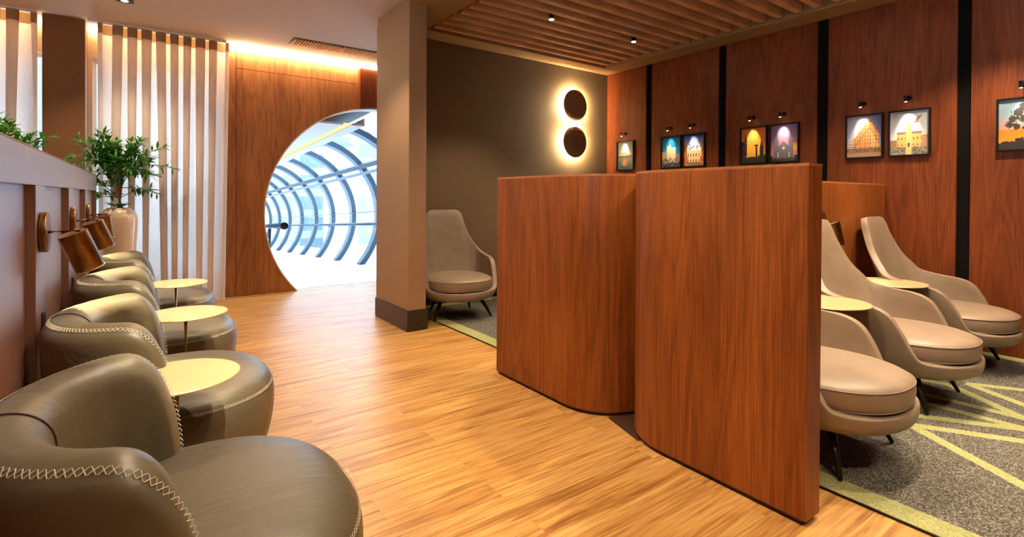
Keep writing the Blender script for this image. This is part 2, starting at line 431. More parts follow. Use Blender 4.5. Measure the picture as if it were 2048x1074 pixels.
# window wall (left of the opening)
struct(link('wall_window_lintel', boxes(((-5, 7.45, 2.81), (.858, 7.62, 3.22))), M['cream']))
struct(link('wall_window_sill', boxes(((-5, 7.45, 0), (.858, 7.62, .25))), M['cream']))
struct(link('wall_window_pier', boxes(((-.50, 7.452, .25), (-.44, 7.618, 2.81)), ((.80, 7.452, .25), (.858, 7.618, 2.81))), M['cream']))
struct(link('wall_window_side', boxes(((.862, YW+.135, 0), (1.0, 7.62, 3.2))), M['cream']))
w = struct(link('window_1', boxes(((-.44, 7.53, .25), (-.41, 7.57, 2.81)), ((.77, 7.53, .25), (.80, 7.57, 2.81)), ((-.41, 7.53, .25), (.77, 7.57, .29)), ((-.41, 7.53, 2.77), (.77, 7.57, 2.81))), M['white']))
link('pane', boxes(((-.41, 7.548, .29), (.77, 7.553, 2.77))), M['glass'], w)
w = struct(link('window_2', boxes(((-4.6, 7.53, .25), (-4.57, 7.57, 2.81)), ((-.53, 7.53, .25), (-.50, 7.57, 2.81)), ((-4.57, 7.53, .25), (-.53, 7.57, .29)), ((-4.57, 7.53, 2.77), (-.53, 7.57, 2.81)), ((-2.1, 7.53, .29), (-2.06, 7.57, 2.77))), M['white']))
link('pane', boxes(((-4.57, 7.548, .29), (-2.1, 7.553, 2.77)), ((-2.06, 7.548, .29), (-.53, 7.553, 2.77))), M['glass'], w)
struct(link('wall_column', boxes(((-.83, 7.16, 0), (-.485, 7.449, ZC+.01))), M['column_fabric'], bev=.004))
# light coves
tag(link('cove_light', boxes(((.87, YW-.075, 3.118), (6.1, YW-.035, 3.150))), M['led']), 'warm linear cove light glowing along the top of the wood wall', 'light strip')
tag(link('cove_light', boxes(((-.48, 7.40, 3.125), (.84, 7.44, 3.155))), M['led_win']), 'warm linear cove light behind the long pleated curtain', 'light strip')
tag(link('cove_light', boxes(((-3.4, 7.40, 3.125), (-.84, 7.44, 3.155))), M['led_win']), 'warm linear cove light left of the brown column', 'light strip')

# air grille in the hall ceiling
g = thing('ceiling_grille', (2.2, 6.6, ZC), 'long wooden slatted air grille set in the beige ceiling', 'vent')
x0, x1, y0, y1 = -.73, 1.1, -.15, .16
link('frame', boxes(((x0, y0, -.006), (x1, y0+.02, -.001)), ((x0, y1-.02, -.006), (x1, y1, -.001)), ((x0, y0+.02, -.006), (x0+.02, y1-.02, -.001)), ((x1-.02, y0+.02, -.006), (x1, y1-.02, -.001))), M['plinth'], g)
link('backing', boxes(((x0+.02, y0+.02, -.004), (x1-.02, y1-.02, -.001))), M['plinth'], g)
bm = B(); x = x0+.03
while x < x1-.04:
    box(bm, (x, y0+.021, -.022), (x+.014, y1-.021, -.0045)); x += .034
link('slats', bm, M['grille'], g)

# ------------------------------------------------------------------ slatted ceiling
k = 0; y = 5.03; first = None
while y > -3.6:
    nm = 'ceiling_slat'
    if first is None:
        o = link(nm, boxes(((2.60, -.032, 0), (5.30, .032, .085))), M['slat'], bev=.002)
        o.location = (0, y, 3.125); first = o
        bk = link('hanger', boxes(((2.66, -.012, .0855), (2.70, .012, .183)), ((5.20, -.012, .0855), (5.24, .012, .183))), M['black'], o)
    else:
        o = copy_tree(first); o.location = (0, y, 3.125)
    ordn = ['closest to the dark fabric back wall', 'second from the dark fabric back wall', 'third from the back wall', 'fourth from the back wall', 'fifth from the back wall, beside a downlight', 'sixth from the back wall, beside a downlight']
    if k < len(ordn): lb = 'long light wooden ceiling slat, ' + ordn[k]
    else: lb = 'long light wooden ceiling slat running nearer than the two downlights'
    tag(o, lb, 'ceiling slat', 'wooden slats of the lowered ceiling' if k < len(ordn) else 'wooden slats nearer than the downlights')
    k += 1; y -= .1835

def downlight(x, y, z, lab, power, size, tgt=None, name='ceiling_downlight', cat='downlight', group=None, col=(1, .77, .52), blend=.6, stem=.15):
    t = thing(name, (x, y, z), lab, cat, group)
    bm = B(); cyl(bm, (0, 0, -.012), (0, 0, .06 if stem else .0), .034, 24); link('housing', bm, M['black'] if stem else M['white'], t, True, bev=.002)
    if stem:
        bm = B(); cyl(bm, (0, 0, .0605), (0, 0, stem), .008, 10); link('stem', bm, M['black'], t)
    bm = B(); cyl(bm, (0, 0, -.015), (0, 0, -.0125), .024, 20); link('bulb', bm, M['spot_bulb'], t)
    if power:
        tg = tgt or (0, 0, -3)
        s = spot('downlight_beam', (0, 0, -.03), tg, power, size, blend, col, .014, t)
    return t

# ------------------------------------------------------------------ carpet
ca = B(); box(ca, (2.435+.13, -3.9, .001), (XR-.001-.12, YB-.13-.02, .009))
car = tag(link('carpet', ca, M['carpet']), 'grey flecked carpet with a lime green border and angular lines', 'carpet')
XA, XB_, YA_, YB_ = 2.435, XR-.001, -3.9, YB-.017
link('border', boxes(((XA, YA_, .001), (XA+.13, YB_, .0095)), ((XB_-.12, YA_, .001), (XB_, YB_, .0095)), ((XA+.13, YB_-.13, .001), (XB_-.12, YB_, .0095))), M['rug_green'], car)['label'] = 'lime green border band'
link('edge_strip', boxes(((XA-.008, YA_, .001), (XA-.0005, YB_, .008))), M['black'], car)
def un(px, py):
    d = f+r_*((px-1024)/F)+u_*((CY-py)/F); t = -1.28/d.z
    return Vector((d.x*t, d.y*t))
lines = [((1818.6, 852), (2048, 886)), ((1818.6, 852), (2048, 976)), ((1822.5, 833), (2048, 862)), ((1823.5, 801.5), (2048, 860)),
         ((1823.5, 785), (2048, 840)), ((1821.5, 759), (1897.8, 772)), ((1897.8, 772), (2048, 840)), ((1934, 770), (2048, 783)), ((1934, 770), (2048, 813))]
bm = B()
for i, (a, b) in enumerate(lines):
    a, b = un(*a), un(*b); d = (b-a).normalized()
    if i != 5: b = b+d*(.9 if i not in (2, 3, 4, 6) else .25)
    if i in (2, 3, 4, 5): a = a-d*(1.0 if i != 5 else .8)
    b.x = min(max(b.x, 2.60), 5.5); b.y = max(b.y, -3)
    nrm = Vector((-d.y, d.x))*.033
    z = .0092+i*.00015
    vs = [bm.verts.new((p.x, p.y, z)) for p in (a-nrm, b-nrm, b+nrm, a+nrm)]
    bm.faces.new(vs)
o = link('line_pattern', bm, M['rug_green'], car); o['label'] = 'lime green angular lines'

# ------------------------------------------------------------------ curved wood partitions
def offset_wall(bm, path, t, z0, z1, side=1):
    n = len(path); L = []
    for i, p in enumerate(path):
        a = Vector(path[max(i-1, 0)]); b = Vector(path[min(i+1, n-1)]); d = (b-a).normalized()
        nn = Vector((d.y, -d.x))*side
        L.append((Vector(p), Vector(p)+nn*t))
    ring = [[bm.verts.new((q.x, q.y, z)) for q, z in ((a, z0), (b, z0), (b, z1), (a, z1))] for a, b in L]
    for a, b in zip(ring, ring[1:]):
        for k in range(4): bm.faces.new((a[k], a[(k+1) % 4], b[(k+1) % 4], b[k]))
    bm.faces.new(ring[0][::-1]); bm.faces.new(ring[-1])
def jpath(yend, yc, sgn, inset=0.0, ysh=0.0):
    # outer face path from the free end, round the corner to the right wall
    x0, Rr = 2.085+inset, .335-inset
    p = [(x0, yend+(inset if sgn > 0 else -inset))]
    m = 20
    for k in range(m+1):
        t = PI/2*k/m
        p.append((x0+Rr-Rr*cos(t), yc+sgn*Rr*sin(t)))
    p.append((XR-.003, yc+sgn*Rr))
    return p
pt = thing('wood_partition', (0, 0, 0), 'curved walnut partition nearest the camera, ending in a sharp corner on the plank floor', 'partition')
bm = B(); offset_wall(bm, jpath(.925, 1.62, 1), .115, .022, 1.405, 1); link('panel', bm, M['veneer'], pt, bev=.0015)
bm = B(); offset_wall(bm, jpath(.925, 1.62, 1), .115, 1.4055, 1.417, 1); link('cap', bm, M['edge'], pt)
bm = B(); offset_wall(bm, jpath(.935, 1.62, 1, .008), .10, .010, .0215, 1); link('plinth', bm, M['plinth'], pt)
pt2 = thing('wood_partition', (0, 0, 0), 'curved walnut partition standing behind the nearest one, its free end facing the pier', 'partition')
bm = B(); offset_wall(bm, jpath(3.055, 2.33, -1), .115, .022, 1.405, -1); link('panel', bm, M['veneer'], pt2, bev=.0015)
bm = B(); offset_wall(bm, jpath(3.055, 2.33, -1), .115, 1.4055, 1.417, -1); link('cap', bm, M['edge'], pt2)
bm = B(); offset_wall(bm, jpath(3.045, 2.33, -1, .008), .10, .010, .0215, -1); link('plinth', bm, M['plinth'], pt2)
bm = B(); prism(bm, [(2.11, 1.77), (2.19, 2.055), (2.43, 1.99), (2.43, 1.96)], .0005, .0085)
tag(link('floor_plate', bm, M['plinth']), 'small dark triangular floor plate in the cleft between the partitions', 'floor plate')

# ------------------------------------------------------------------ bench wall on the left
XP = -.362
hb = thing('bench_wall', (0, 0, 0), 'low dark walnut screen wall with pilasters behind the olive armchairs', 'partition')
link('panel', boxes(((XP-.10, -2.6, .003), (XP-.033, 6.62, 1.318))), M['veneer_bench'], hb)
link('top_band', boxes(((XP-.10, -2.6, 1.3185), (XP, 6.625, 1.47))), M['veneer_bench'], hb, bev=.002)
link('cap', boxes(((XP-.101, -2.6, 1.4705), (XP+.001, 6.626, 1.476))), M['edge'], hb)
pil_y = [(6.595, 6.62), (5.352, 5.60), (4.19, 4.44), (2.95, 3.205), (1.72, 1.97), (.49, .74), (-.74, -.49)]
for a, b in pil_y:
    link('pilaster', boxes(((XP-.0328, a, .003), (XP, b, 1.318))), M['veneer_bench'], hb, bev=.0015)

# reading lamps on the pilasters
LAMPLAB = ['bronze reading lamp on the dark pilaster, nearest the camera', 'bronze reading lamp between the nearest and the farthest one', 'bronze reading lamp farthest away, in front of the cream vase', 'bronze reading lamp outside the left edge of the picture']
def reading_lamp(y, lab, power, axd):
    t = thing('reading_lamp', (XP, y, 1.11), lab, 'wall lamp', 'bronze reading lamps on the bench wall')
    bm = B(); tube(bm, [(.0005, 0, 0), (.004, 0, 0), (.022, 0, 0), (.026, 0, 0)], [.088, .09, .09, .088], 40)
    link('backplate', bm, M['brass'], t, True, bev=.001)
    bm = B(); cyl(bm, (.0262, 0, .0), (.075, 0, .003), .0085, 12); cyl(bm, (.0752, 0, .003), (.135, 0, .006), .012, 14)
    link('arm', bm, M['brass'], t, True)
    h0 = Vector((.128, .02, .012)); ax = Vector(axd).normalized()
    a = h0+Vector((-.025, .03, -.022)); bm = B(); x, yv, d = frame_of(ax); n = 36
    prof = [(.052, 0), (.058, .002), (.058, .183), (.0565, .185), (.0545, .183), (.0545, .05), (0.0001, .05)]
    rings = [[bm.verts.new(a+ax*h+(x*cos(2*PI*k/n)+yv*sin(2*PI*k/n))*r) for k in range(n)] for r, h in prof]
    for p, q in zip(rings, rings[1:]):
        for k in range(n): bm.faces.new((p[k], p[(k+1) % n], q[(k+1) % n], q[k]))
    bm.faces.new(rings[0][::-1]); bm.faces.new(rings[-1])
    hd = link('head', bm, M['brass'], t, True)
    md = hd.modifiers.new('es', 'EDGE_SPLIT'); md.split_angle = .7
    bm = B(); rr = [[bm.verts.new(a+ax*h+(x*cos(2*PI*k/n)+yv*sin(2*PI*k/n))*r) for k in range(n)] for r, h in ((.0583, .182), (.0583, .1865), (.0535, .1865), (.0535, .182))]
    for i in range(4):
        p, q = rr[i], rr[(i+1) % 4]
        for k in range(n): bm.faces.new((p[k], p[(k+1) % n], q[(k+1) % n], q[k]))
    link('rim', bm, M['brass_light'], hd, True)
    bm = B(); c = a+ax*.10; cyl(bm, c, c+ax*.012, .03, 20); link('bulb', bm, M['bulb'], hd)
    spot('reading_beam', a+ax*.14, a+ax*.14+ax, power, 96, .35, (1, .80, .50), .02, t)
    return t
for y, l in zip((3.08, 4.31, 5.47), LAMPLAB): reading_lamp(y, l, 15, (.12, .12, -.95) if y > 5 else (.34, .14, -.9))
for (y, l) in ((3.13, 'black double socket on the pilaster below the nearest reading lamp'), (4.36, 'black double socket on the pilaster below the middle reading lamp'), (5.5, 'black double socket on the pilaster below the farthest reading lamp')):
    t = thing('wall_socket', (XP, y, .69), l, 'socket', 'black sockets on the bench wall')
    link('plate', boxes(((.0004, -.035, -.058), (.007, .035, .058))), M['dark_socket'], t, bev=.002)
    link('insert', boxes(((.0072, -.022, .006), (.010, .022, .046)), ((.0072, -.022, -.046), (.010, .022, -.006))), M['black'], t, bev=.001)

# ------------------------------------------------------------------ olive tub armchair (faces +X, origin on the floor)
def superell(t, a, b, n):
    c, s = cos(t), sin(t)
    return (a*math.copysign(abs(c)**(2/n), c), b*math.copysign(abs(s)**(2/n), s))
def make_tub():
    t = thing('tub_armchair', (0, 0, 0), '', 'armchair', 'olive leather tub armchairs')
    # seat body
    bm = B(); N = 56; cx = .13
    prof = [(.30, .012), (.80, .012), (.875, .035), (.94, .10), (.985, .20), (1.0, .28), (.993, .335), (.972, .362), (.963, .366), (.955, .374), (.925, .394), (.86, .412), (.72, .426), (.5, .434), (.25, .438)]
    rings = []
    for s, z in prof:
        ring = []
        for k in range(N):
            x, y = superell(2*PI*k/N, .43*s, .478*s, 2.35)
            ring.append(bm.verts.new((cx+x, y, z)))
        rings.append(ring)
    for a, b in zip(rings, rings[1:]):
        for k in range(N): bm.faces.new((a[k], a[(k+1) % N], b[(k+1) % N], b[k]))
    bm.faces.new(rings[0][::-1]); bm.faces.new(rings[-1])
    link('seat', bm, M['leather_olive'], t, True, sub=1)
    # wrapped back and arms
    bm = B(); path = []
    m = 44; PH = math.radians(101)
    def centre(ph): return Vector((.05-.285*cos(ph), .372*sin(ph), 0))
    def H(c):
        base = .772-.012*max(0, min(1, (-c.x)/.24))**1.3
        if c.x > -.05:
            e = min(1, (c.x+.05)/.156); return .33+(base-.33)*math.sqrt(max(0, 1-e**2.4))
        return base
    def T(c):
        tt = .150+.03*max(0, min(1, -c.x/.24))
        if c.x > .03:
            e = min(1, (c.x-.03)/.078); tt *= .34+.66*math.sqrt(max(0, 1-e*e))
        return tt
    secs = []; outer = []; top = []; inner = []
    phs = [PH*math.sin(PI/2*q) for q in [(-m+2*i)/m for i in range(m+1)]]
    for ph in phs:
        c = centre(ph); d = (centre(ph+.01)-centre(ph-.01)).normalized(); nn = Vector((-d.y, d.x, 0))
        if nn.dot(c-Vector((.1, 0, 0))) < 0: nn = -nn
        h = H(c); tk = T(c)/2
        zb = .04
        def pt_(off, z):
            lean = .075*(z-.35)-.035*max(0, .35-z)/.3
            return c+nn*(off+lean)+Vector((0, 0, z))
        r = min(tk, (h-zb)*.45)
        L = [pt_(-tk*.55, zb), pt_(tk*.75, zb), pt_(tk*.98, zb+.06)]
        zs = h-r
        for q in (.3, .6, .85): L.append(pt_(tk*(1+.06*math.sin(q*PI)), zb+.06+(zs-zb-.06)*q))
        for a in range(0, 181, 20): L.append(pt_(tk*cos(math.radians(a)), zs+r*1.0*sin(math.radians(a))))
        for q in (.8, .5, .2): L.append(pt_(-tk*(1+.05*math.sin(q*PI)), zb+(zs-zb)*q))
        secs.append([bm.verts.new(p) for p in L])
        a = math.radians(52); outer.append((pt_(tk*cos(a), zs+r*sin(a)), (nn*cos(a)+Vector((0, 0, sin(a)))), h))
        inner.append([pt_(tk*cos(math.radians(a))*1.012, zs+r*sin(math.radians(a))*1.012) for a in range(20, 181, 10)]+[pt_(-tk*(1.0+.05*math.sin(q*PI))-.001, zb+(zs-zb)*q) for q in (.8, .65, .5)])
    for a, b in zip(secs, secs[1:]):
        n_ = len(a)
        for k in range(n_): bm.faces.new((a[k], a[(k+1) % n_], b[(k+1) % n_], b[k]))
    for s_, fl in ((secs[0], 1), (secs[-1], 0)):
        c = Vector((0, 0, 0))
        for v in s_: c += v.co
        c /= len(s_); c.x += .012
        cv = bm.verts.new(c); n_ = len(s_)
        for k in range(n_): bm.faces.new((s_[k], s_[(k+1) % n_], cv))
    bk = link('backrest', bm, M['leather_olive'], t, True, sub=2)
    bm = B(); tube(bm, inner[m//2], .0022, 6); link('seam', bm, M['plinth'], bk, True)
    # zigzag stitching
    def cross_stitch(bm, pts, nrm, w, step):
        # resample
        out = []; acc = 0
        for i in range(len(pts)-1):
            a, b = pts[i], pts[i+1]; L = (b-a).length; s = 0
            while acc+(L-s) >= step:
                s += step-acc; acc = 0
                q = s/L; out.append((a.lerp(b, q), nrm[i].lerp(nrm[i+1], q).normalized(), (b-a).normalized()))
            acc += L-s
        for i, (p, n1, d) in enumerate(out):
            up = n1.cross(d).normalized()
            for s in (1, -1):
                a = p+up*w*s-d*step*.42+n1*.0012; b = p-up*w*s+d*step*.42+n1*.0012
                tube(bm, [a, (a+b)/2+n1*.0012, b], .0011, 4)
    bm = B(); P_ = [o_[0] for o_ in outer]; Nn = [o_[1].normalized() for o_ in outer]
    cross_stitch(bm, P_[1:-1], Nn[1:-1], .0085, .0165)
    link('stitching', bm, M['thread'], bk)
    bm = B(); P2, N2 = [], []
    for k in range(-34, 35):
        tt = 1.62*k/34; x, y = superell(tt, .43*.968, .478*.968, 2.35)
        P2.append(Vector((cx+x, y, .367))); N2.append(Vector((x/.2, y/.22, 1.2)).normalized())
    cross_stitch(bm, P2, N2, .006, .015)
    link('stitching', bm, M['thread'], t)
    return t
tub = make_tub()
TUB = [(1.675, 'olive leather tub armchair closest to the camera, cut off at the bottom left'),
       (2.935, 'olive leather tub armchair behind the closest one, its seat under the nearest gold table'),
       (4.185, 'olive leather tub armchair, third one away along the bench wall'),
       (5.43, 'olive leather tub armchair farthest away, next to the pleated curtain')]
for i, (y, l) in enumerate(TUB):
    o = tub if i == 0 else copy_tree(tub)
    o.location = (0, y, 0); o['label'] = l

# ------------------------------------------------------------------ gold side tables
def make_table(h, r):
    t = thing('side_table', (0, 0, 0), '', 'side table', 'round gold side tables')
    bm = B(); lathe(bm, [(0, h-.008), (r-.004, h-.008), (r, h-.006), (r, h-.002), (r-.002, h), (0, h)], 72); link('top', bm, M['gold'], t)
    bm = B(); cyl(bm, (0, 0, .0125), (0, 0, h-.0085), .0125, 20); link('post', bm, M['gold_post'], t, True)
    bm = B(); lathe(bm, [(0, 0.0005), (.11, .0005), (.11, .009), (.105, .012), (0, .012)], 48); link('base', bm, M['gold_post'], t)
    return t
ta = make_table(.585, .215)
TL = [((.112, 2.34), 'round gold side table nearest the camera, above the second armchair seat'),
      ((.215, 3.565), 'round gold side table between the second and third olive armchairs'),
      ((.225, 4.82), 'round gold side table farthest back beside the curtain')]
for i, (p, l) in enumerate(TL):
    o = ta if i == 0 else copy_tree(ta)
    o.location = (*p, 0); o['label'] = l
tb = make_table(.63, .24)
TR = [((3.44, 1.42), 'round gold side table just showing past the near partition edge'),
      ((4.64, 1.47), 'round gold side table between the two right-hand lounge chairs'),
      ((3.62, 4.98), 'round gold side table in the shadow by the corner lounge chair')]
for i, (p, l) in enumerate(TR):
    o = tb if i == 0 else copy_tree(tb)
    o.location = (*p, .0112); o['label'] = l
TRO = o

# ------------------------------------------------------------------ taupe high-back lounge chair (faces -Y)
def spline(pts, n):
    out = []
    P = [Vector(p) for p in pts]
    P = [P[0]*2-P[1]]+P+[P[-1]*2-P[-2]]
    segs = len(P)-3
    for i in range(n+1):
        s = min(i*segs/n, segs-1e-6); k = int(s); t = s-k
        a, b, c, d = P[k:k+4]
        out.append(.5*((2*b)+(c-a)*t+(2*a-5*b+4*c-d)*t*t+(3*b-a-3*c+d)*t**3))
    return out
def make_lounge():
    t = thing('lounge_chair', (0, 0, 0), '', 'lounge chair', 'taupe leather high-back lounge chairs')
    half = [(0, .585, 1.10), (.13, .583, 1.10), (.192, .572, 1.078), (.228, .545, .985), (.278, .49, .85), (.328, .42, .74), (.382, .335, .655), (.405, .17, .62), (.41, .04, .605), (.41, -.045, .565), (.405, -.105, .48), (.395, -.155, .38), (.370, -.205, .315), (.29, -.305, .300), (.155, -.372, .298), (0, -.39, .298)]
    hs = spline(half, 60)
    rim = [Vector((-p.x, p.y, p.z)) for p in hs[:0:-1]]+hs   # from front round the left, back, right to front
    K = 12; bm = B(); rings = []
    inner_r = []
    for p in rim:
        ang = math.atan2(p.y, p.x) if p.xy.length > 1e-4 else 0
        ll = p.xy.length
        dirx = Vector((p.x, p.y, 0))
        q = Vector((p.x*.92, p.y*.92, 0)); 
        # footprint on an ellipse
        a_ = math.atan2(p.y/.36, p.x/.36)
        if p.y > .25: a_ = PI/2-math.atan2(p.x*1.15, .36)*1.0 if True else a_
        foot = Vector((.30*cos(a_), .30*sin(a_), .195)); mid = Vector((.412*cos(a_), .418*sin(a_)+(.02 if p.y > 0 else 0), .200))
        if p.y > .25: mid = Vector((.415*cos(a_), .41*sin(a_), .30))
        row = []
        for k in range(K+1):
            s = k/K
            b = foot*(1-s)**2+mid*2*s*(1-s)+p*s*s
            row.append(bm.verts.new(b))
        rings.append(row)
    n = len(rings)
    for i in range(n-1):
        a, b = rings[i], rings[i+1]
        for k in range(K): bm.faces.new((a[k], b[k], b[k+1], a[k+1]))
    bm.faces.new([r[0] for r in rings])
    bmesh.ops.remove_doubles(bm, verts=bm.verts, dist=1e-4)
    bmesh.ops.recalc_face_normals(bm, faces=bm.faces)
    sh = link('shell', bm, M['leather_taupe'], t, True)
    md = sh.modifiers.new('Solidify', 'SOLIDIFY'); md.thickness = .05; md.offset = -1; md.use_rim = True
    md = sh.modifiers.new('Bevel', 'BEVEL'); md.width = .018; md.segments = 3; md.limit_method = 'ANGLE'; md.angle_limit = .9
    # seam on the outer shell between arm and front
    for s in (1, -1):
        idx = min(range(len(rim)), key=lambda i: (rim[i]-Vector((s*.385, -.175, .35))).length)
        pts = []
    # cushion
    bm = B(); N = 48
    prof = [(.2, .292), (.86, .292), (.955, .300), (.985, .318), (1.0, .345), (1.003, .375), (.992, .398), (.965, .413), (.88, .428), (.7, .44), (.4, .448), (.15, .45)]
    rings = []
    for s, z in prof:
        rings.append([bm.verts.new((superell(2*PI*k/N, .358*s, .372*s, 2.25)[0], superell(2*PI*k/N, .358*s, .372*s, 2.25)[1]-.012, z)) for k in range(N)])
    for a, b in zip(rings, rings[1:]):
        for k in range(N): bm.faces.new((a[k], a[(k+1) % N], b[(k+1) % N], b[k]))
    bm.faces.new(rings[0][::-1]); bm.faces.new(rings[-1])
    cu = link('seat_cushion', bm, M['leather_taupe'], t, True, sub=1)
    for z, s in ((.402, .990), (.311, .975)):
        bm = B(); tube(bm, [(superell(2*PI*k/72, .358*s, .372*s, 2.25)[0], superell(2*PI*k/72, .358*s, .372*s, 2.25)[1]-.012, z) for k in range(72)], .0035, 6, closed=True)
        link('piping', bm, M['leather_taupe'], cu, True)
    for x, y, xb, yb in ((.215, -.13, .31, -.215), (-.215, -.13, -.31, -.215), (.17, .15, .23, .27), (-.17, .15, -.23, .27)):
        bm = B(); tube(bm, [(x*.75, y*.75, .193), (x, y, .188), ((x+xb)/2*1.02, (y+yb)/2*1.02, .10), (xb, yb, .004)], [.018, .023, .018, .010], 8)
        link('leg', bm, M['black'], t, True)
    return t
lc = make_lounge()
LC = [((2.85, 1.195), 0, 'taupe leather lounge chair partly hidden by the near wood partition'),
      ((4.035, 1.20), 0, 'taupe leather high-back lounge chair in the middle of the right-hand row'),
      ((5.165, 1.215), 0, 'taupe leather high-back lounge chair against the right wood wall'),
      ((2.74, 4.765), -.218, 'taupe leather high-back lounge chair alone in the back corner beside the pier')]
for i, (p, rz, l) in enumerate(LC):
    o = lc if i == 0 else copy_tree(lc)
    o.location = (*p, .0112); o.rotation_euler.z = rz; o['label'] = l
TRO.location = (3.72, 4.93, .0112)

# reading lamps on the near partition, over the right-hand tables
def divider_lamp(x, lab, power):
    y = 1.835
    t = thing('reading_lamp', (x, y, 1.10), lab, 'wall lamp', 'bronze reading lamps on the partition')
    bm = B(); tube(bm, [(0, -.0045, 0), (0, -.022, 0), (0, -.026, 0)], [.085, .085, .083], 40); link('backplate', bm, M['brass'], t, True)
    bm = B(); cyl(bm, (0, -.0262, 0), (0, -.075, .004), .009, 12); link('arm', bm, M['brass'], t, True)
    ax = Vector((.26, -.10, -.9)).normalized(); a = Vector((.0, -.092, .0)); n = 32; xx, yv, d = frame_of(ax)
    bm = B(); prof = [(.052, 0), (.058, .002), (.058, .185), (.0545, .183), (.0545, .05), (.0001, .05)]
    rings = [[bm.verts.new(a+ax*h+(xx*cos(2*PI*k/n)+yv*sin(2*PI*k/n))*r) for k in range(n)] for r, h in prof]
    for p, q in zip(rings, rings[1:]):
        for k in range(n): bm.faces.new((p[k], p[(k+1) % n], q[(k+1) % n], q[k]))
    bm.faces.new(rings[0][::-1]); bm.faces.new(rings[-1])
    hd = link('head', bm, M['brass'], t, True); md = hd.modifiers.new('es', 'EDGE_SPLIT'); md.split_angle = .7
    bm = B(); c = a+ax*.10; cyl(bm, c, c+ax*.012, .03, 20); link('bulb', bm, M['bulb'], hd)
    spot('reading_beam', a+ax*.14, a+ax*1.14, power, 76, .35, (1, .80, .50), .02, t)
divider_lamp(4.30, 'bronze reading lamp on the partition behind the middle lounge chair', 14)
divider_lamp(3.13, 'bronze reading lamp on the partition behind the near lounge chair', 14)

# ------------------------------------------------------------------ backlit discs
for z, l in ((2.577, 'round dark backlit wall sconce, the upper of the pair'), (2.06, 'round dark backlit wall sconce, the lower of the pair')):
    t = thing('wall_sconce', (4.98, YB, z), l, 'wall lamp', 'backlit discs on the fabric wall')
    bm = B(); n = 64
    prof = [(.0001, -.088), (.08, -.086), (.16, -.078), (.205, -.066), (.222, -.052), (.222, -.048), (.0001, -.048)]
    rings = [[bm.verts.new((r*cos(2*PI*k/n), yy, r*sin(2*PI*k/n))) for k in range(n)] for r, yy in prof]
    for a, b in zip(rings, rings[1:]):
        for k in range(n): bm.faces.new((a[k], a[(k+1) % n], b[(k+1) % n], b[k]))
    bmesh.ops.remove_doubles(bm, verts=bm.verts, dist=.0008)
    link('disc', bm, M['sconce'] if 'sconce' in M else M['column_fabric'], t, True)
    bm = B(); tube(bm, [(0, -.034, 0), (0, -.0475, 0)], [.185, .185], 48); link('light_ring', bm, M['halo'], t)
    bm = B(); tube(bm, [(0, -.0005, 0), (0, -.0338, 0)], [.08, .08], 24); link('mount', bm, M['black'], t)

# ------------------------------------------------------------------ pictures
def lerp(a, b, t): return tuple(x+(y-x)*max(0, min(1, t)) for x, y in zip(a, b))
def hsh(i, j, s=0):
    v = math.sin(i*127.1+j*311.7+s*74.7)*43758.5453; return v-math.floor(v)
def pic_pond(u, v):      # still water under a hazy sky
    if v > .62: c = lerp((.30, .42, .38), (.12, .24, .30), (v-.62)/.38)
    elif v > .50: c = (.42, .24, .12) if hsh(int(u*18), int(v*24)) > .4 else (.60, .48, .34)
    elif v > .42: c = (.10, .08, .05)
    else:
        c = lerp((.03, .08, .08), (.12, .16, .14), v/.42)
        if (u-.45)**2*5+(v-.25)**2*9 < .12*(.6+hsh(int(u*20), int(v*20))): c = (.50, .22, .10)
    return c
def pic_tower(u, v):     # pale towers, deep teal sky
    c = lerp((.02, .22, .34), (.0, .10, .22), (v-.3)/.7)
    if v < .16: return (.02, .02, .03) if hsh(int(u*30), int(v*40)) > .2 else (.25, .22, .18)
    def wn(base): return tuple(x*(.6 if (int(u*60) % 3 == 0 or int(v*70) % 3 == 0) else 1) for x in base)
    if .27 < u < .50 and v < .70: c = wn((.72, .55, .30))
    elif .50 < u < .74 and v < .66: c = wn((.78, .62, .36))
    elif .38 < u < .46 and v < .76: c = (.4, .3, .15)
    elif u < .24 and v < .46+.1*hsh(int(u*12), 3): c = wn((.55, .34, .14))
    elif u > .76 and v < .34+.12*hsh(int(u*12), 4): c = wn((.40, .18, .16))
    if v < .30 and hsh(int(u*26), int(v*34)) > .55: c = (.05, .04, .04)
    return c
def pic_palace(u, v):    # domed facade in warm light
    c = lerp((.30, .35, .50), (.01, .03, .22), (v-.55)/.45)
    dx = abs(u-.5)
    if v < .12: c = (.22, .12, .06)
    elif dx < .40 and v < .50:
        c = (.70, .45, .22)
        if v < .46 and (int(v*10) in (1, 3)) and (int(u*22) % 3 == 1): c = (.10, .06, .03)
    elif v < .50+.26*math.sqrt(max(0, 1-(dx/.36)**2)) and dx < .36: c = (.60, .62, .60) if hsh(int(u*16), int(v*30)) > .3 else (.10, .10, .14)
    if (dx > .37 and v < .72+.1*hsh(int(u*20), 9)) or (dx > .30 and v < .30): c = (.55, .16, .03) if hsh(int(u*34), int(v*44)) > .35 else (.12, .06, .02)
    return c
def pic_sunset(u, v):    # silhouettes before an orange sky
    c = lerp((.78, .40, .05), (.62, .16, .03), (v-.2)/.8)
    k = (.035, .015, .012)
    if u < .24 and v < .62: c = k if hsh(int(u*30), int(v*30)) > .12 else (.3, .12, .04)
    if abs(u-.18) < .055*(1-(v-.62)/.22) and .62 <= v < .84: c = k
    if abs(u-.62) < .03 and v < .50: c = k
    if abs(u-.60) < .09 and .47 < v < .51: c = k
    if abs(u-.82) < .075 and v < .42: c = k
    if abs(u-.82) < .075*(1-(v-.42)/.24) and .42 <= v < .66: c = k
    if v < .10+.16*max(0, u-.35)+.07*hsh(int(u*22), 1) : c = (.03, .03, .015)
    return c
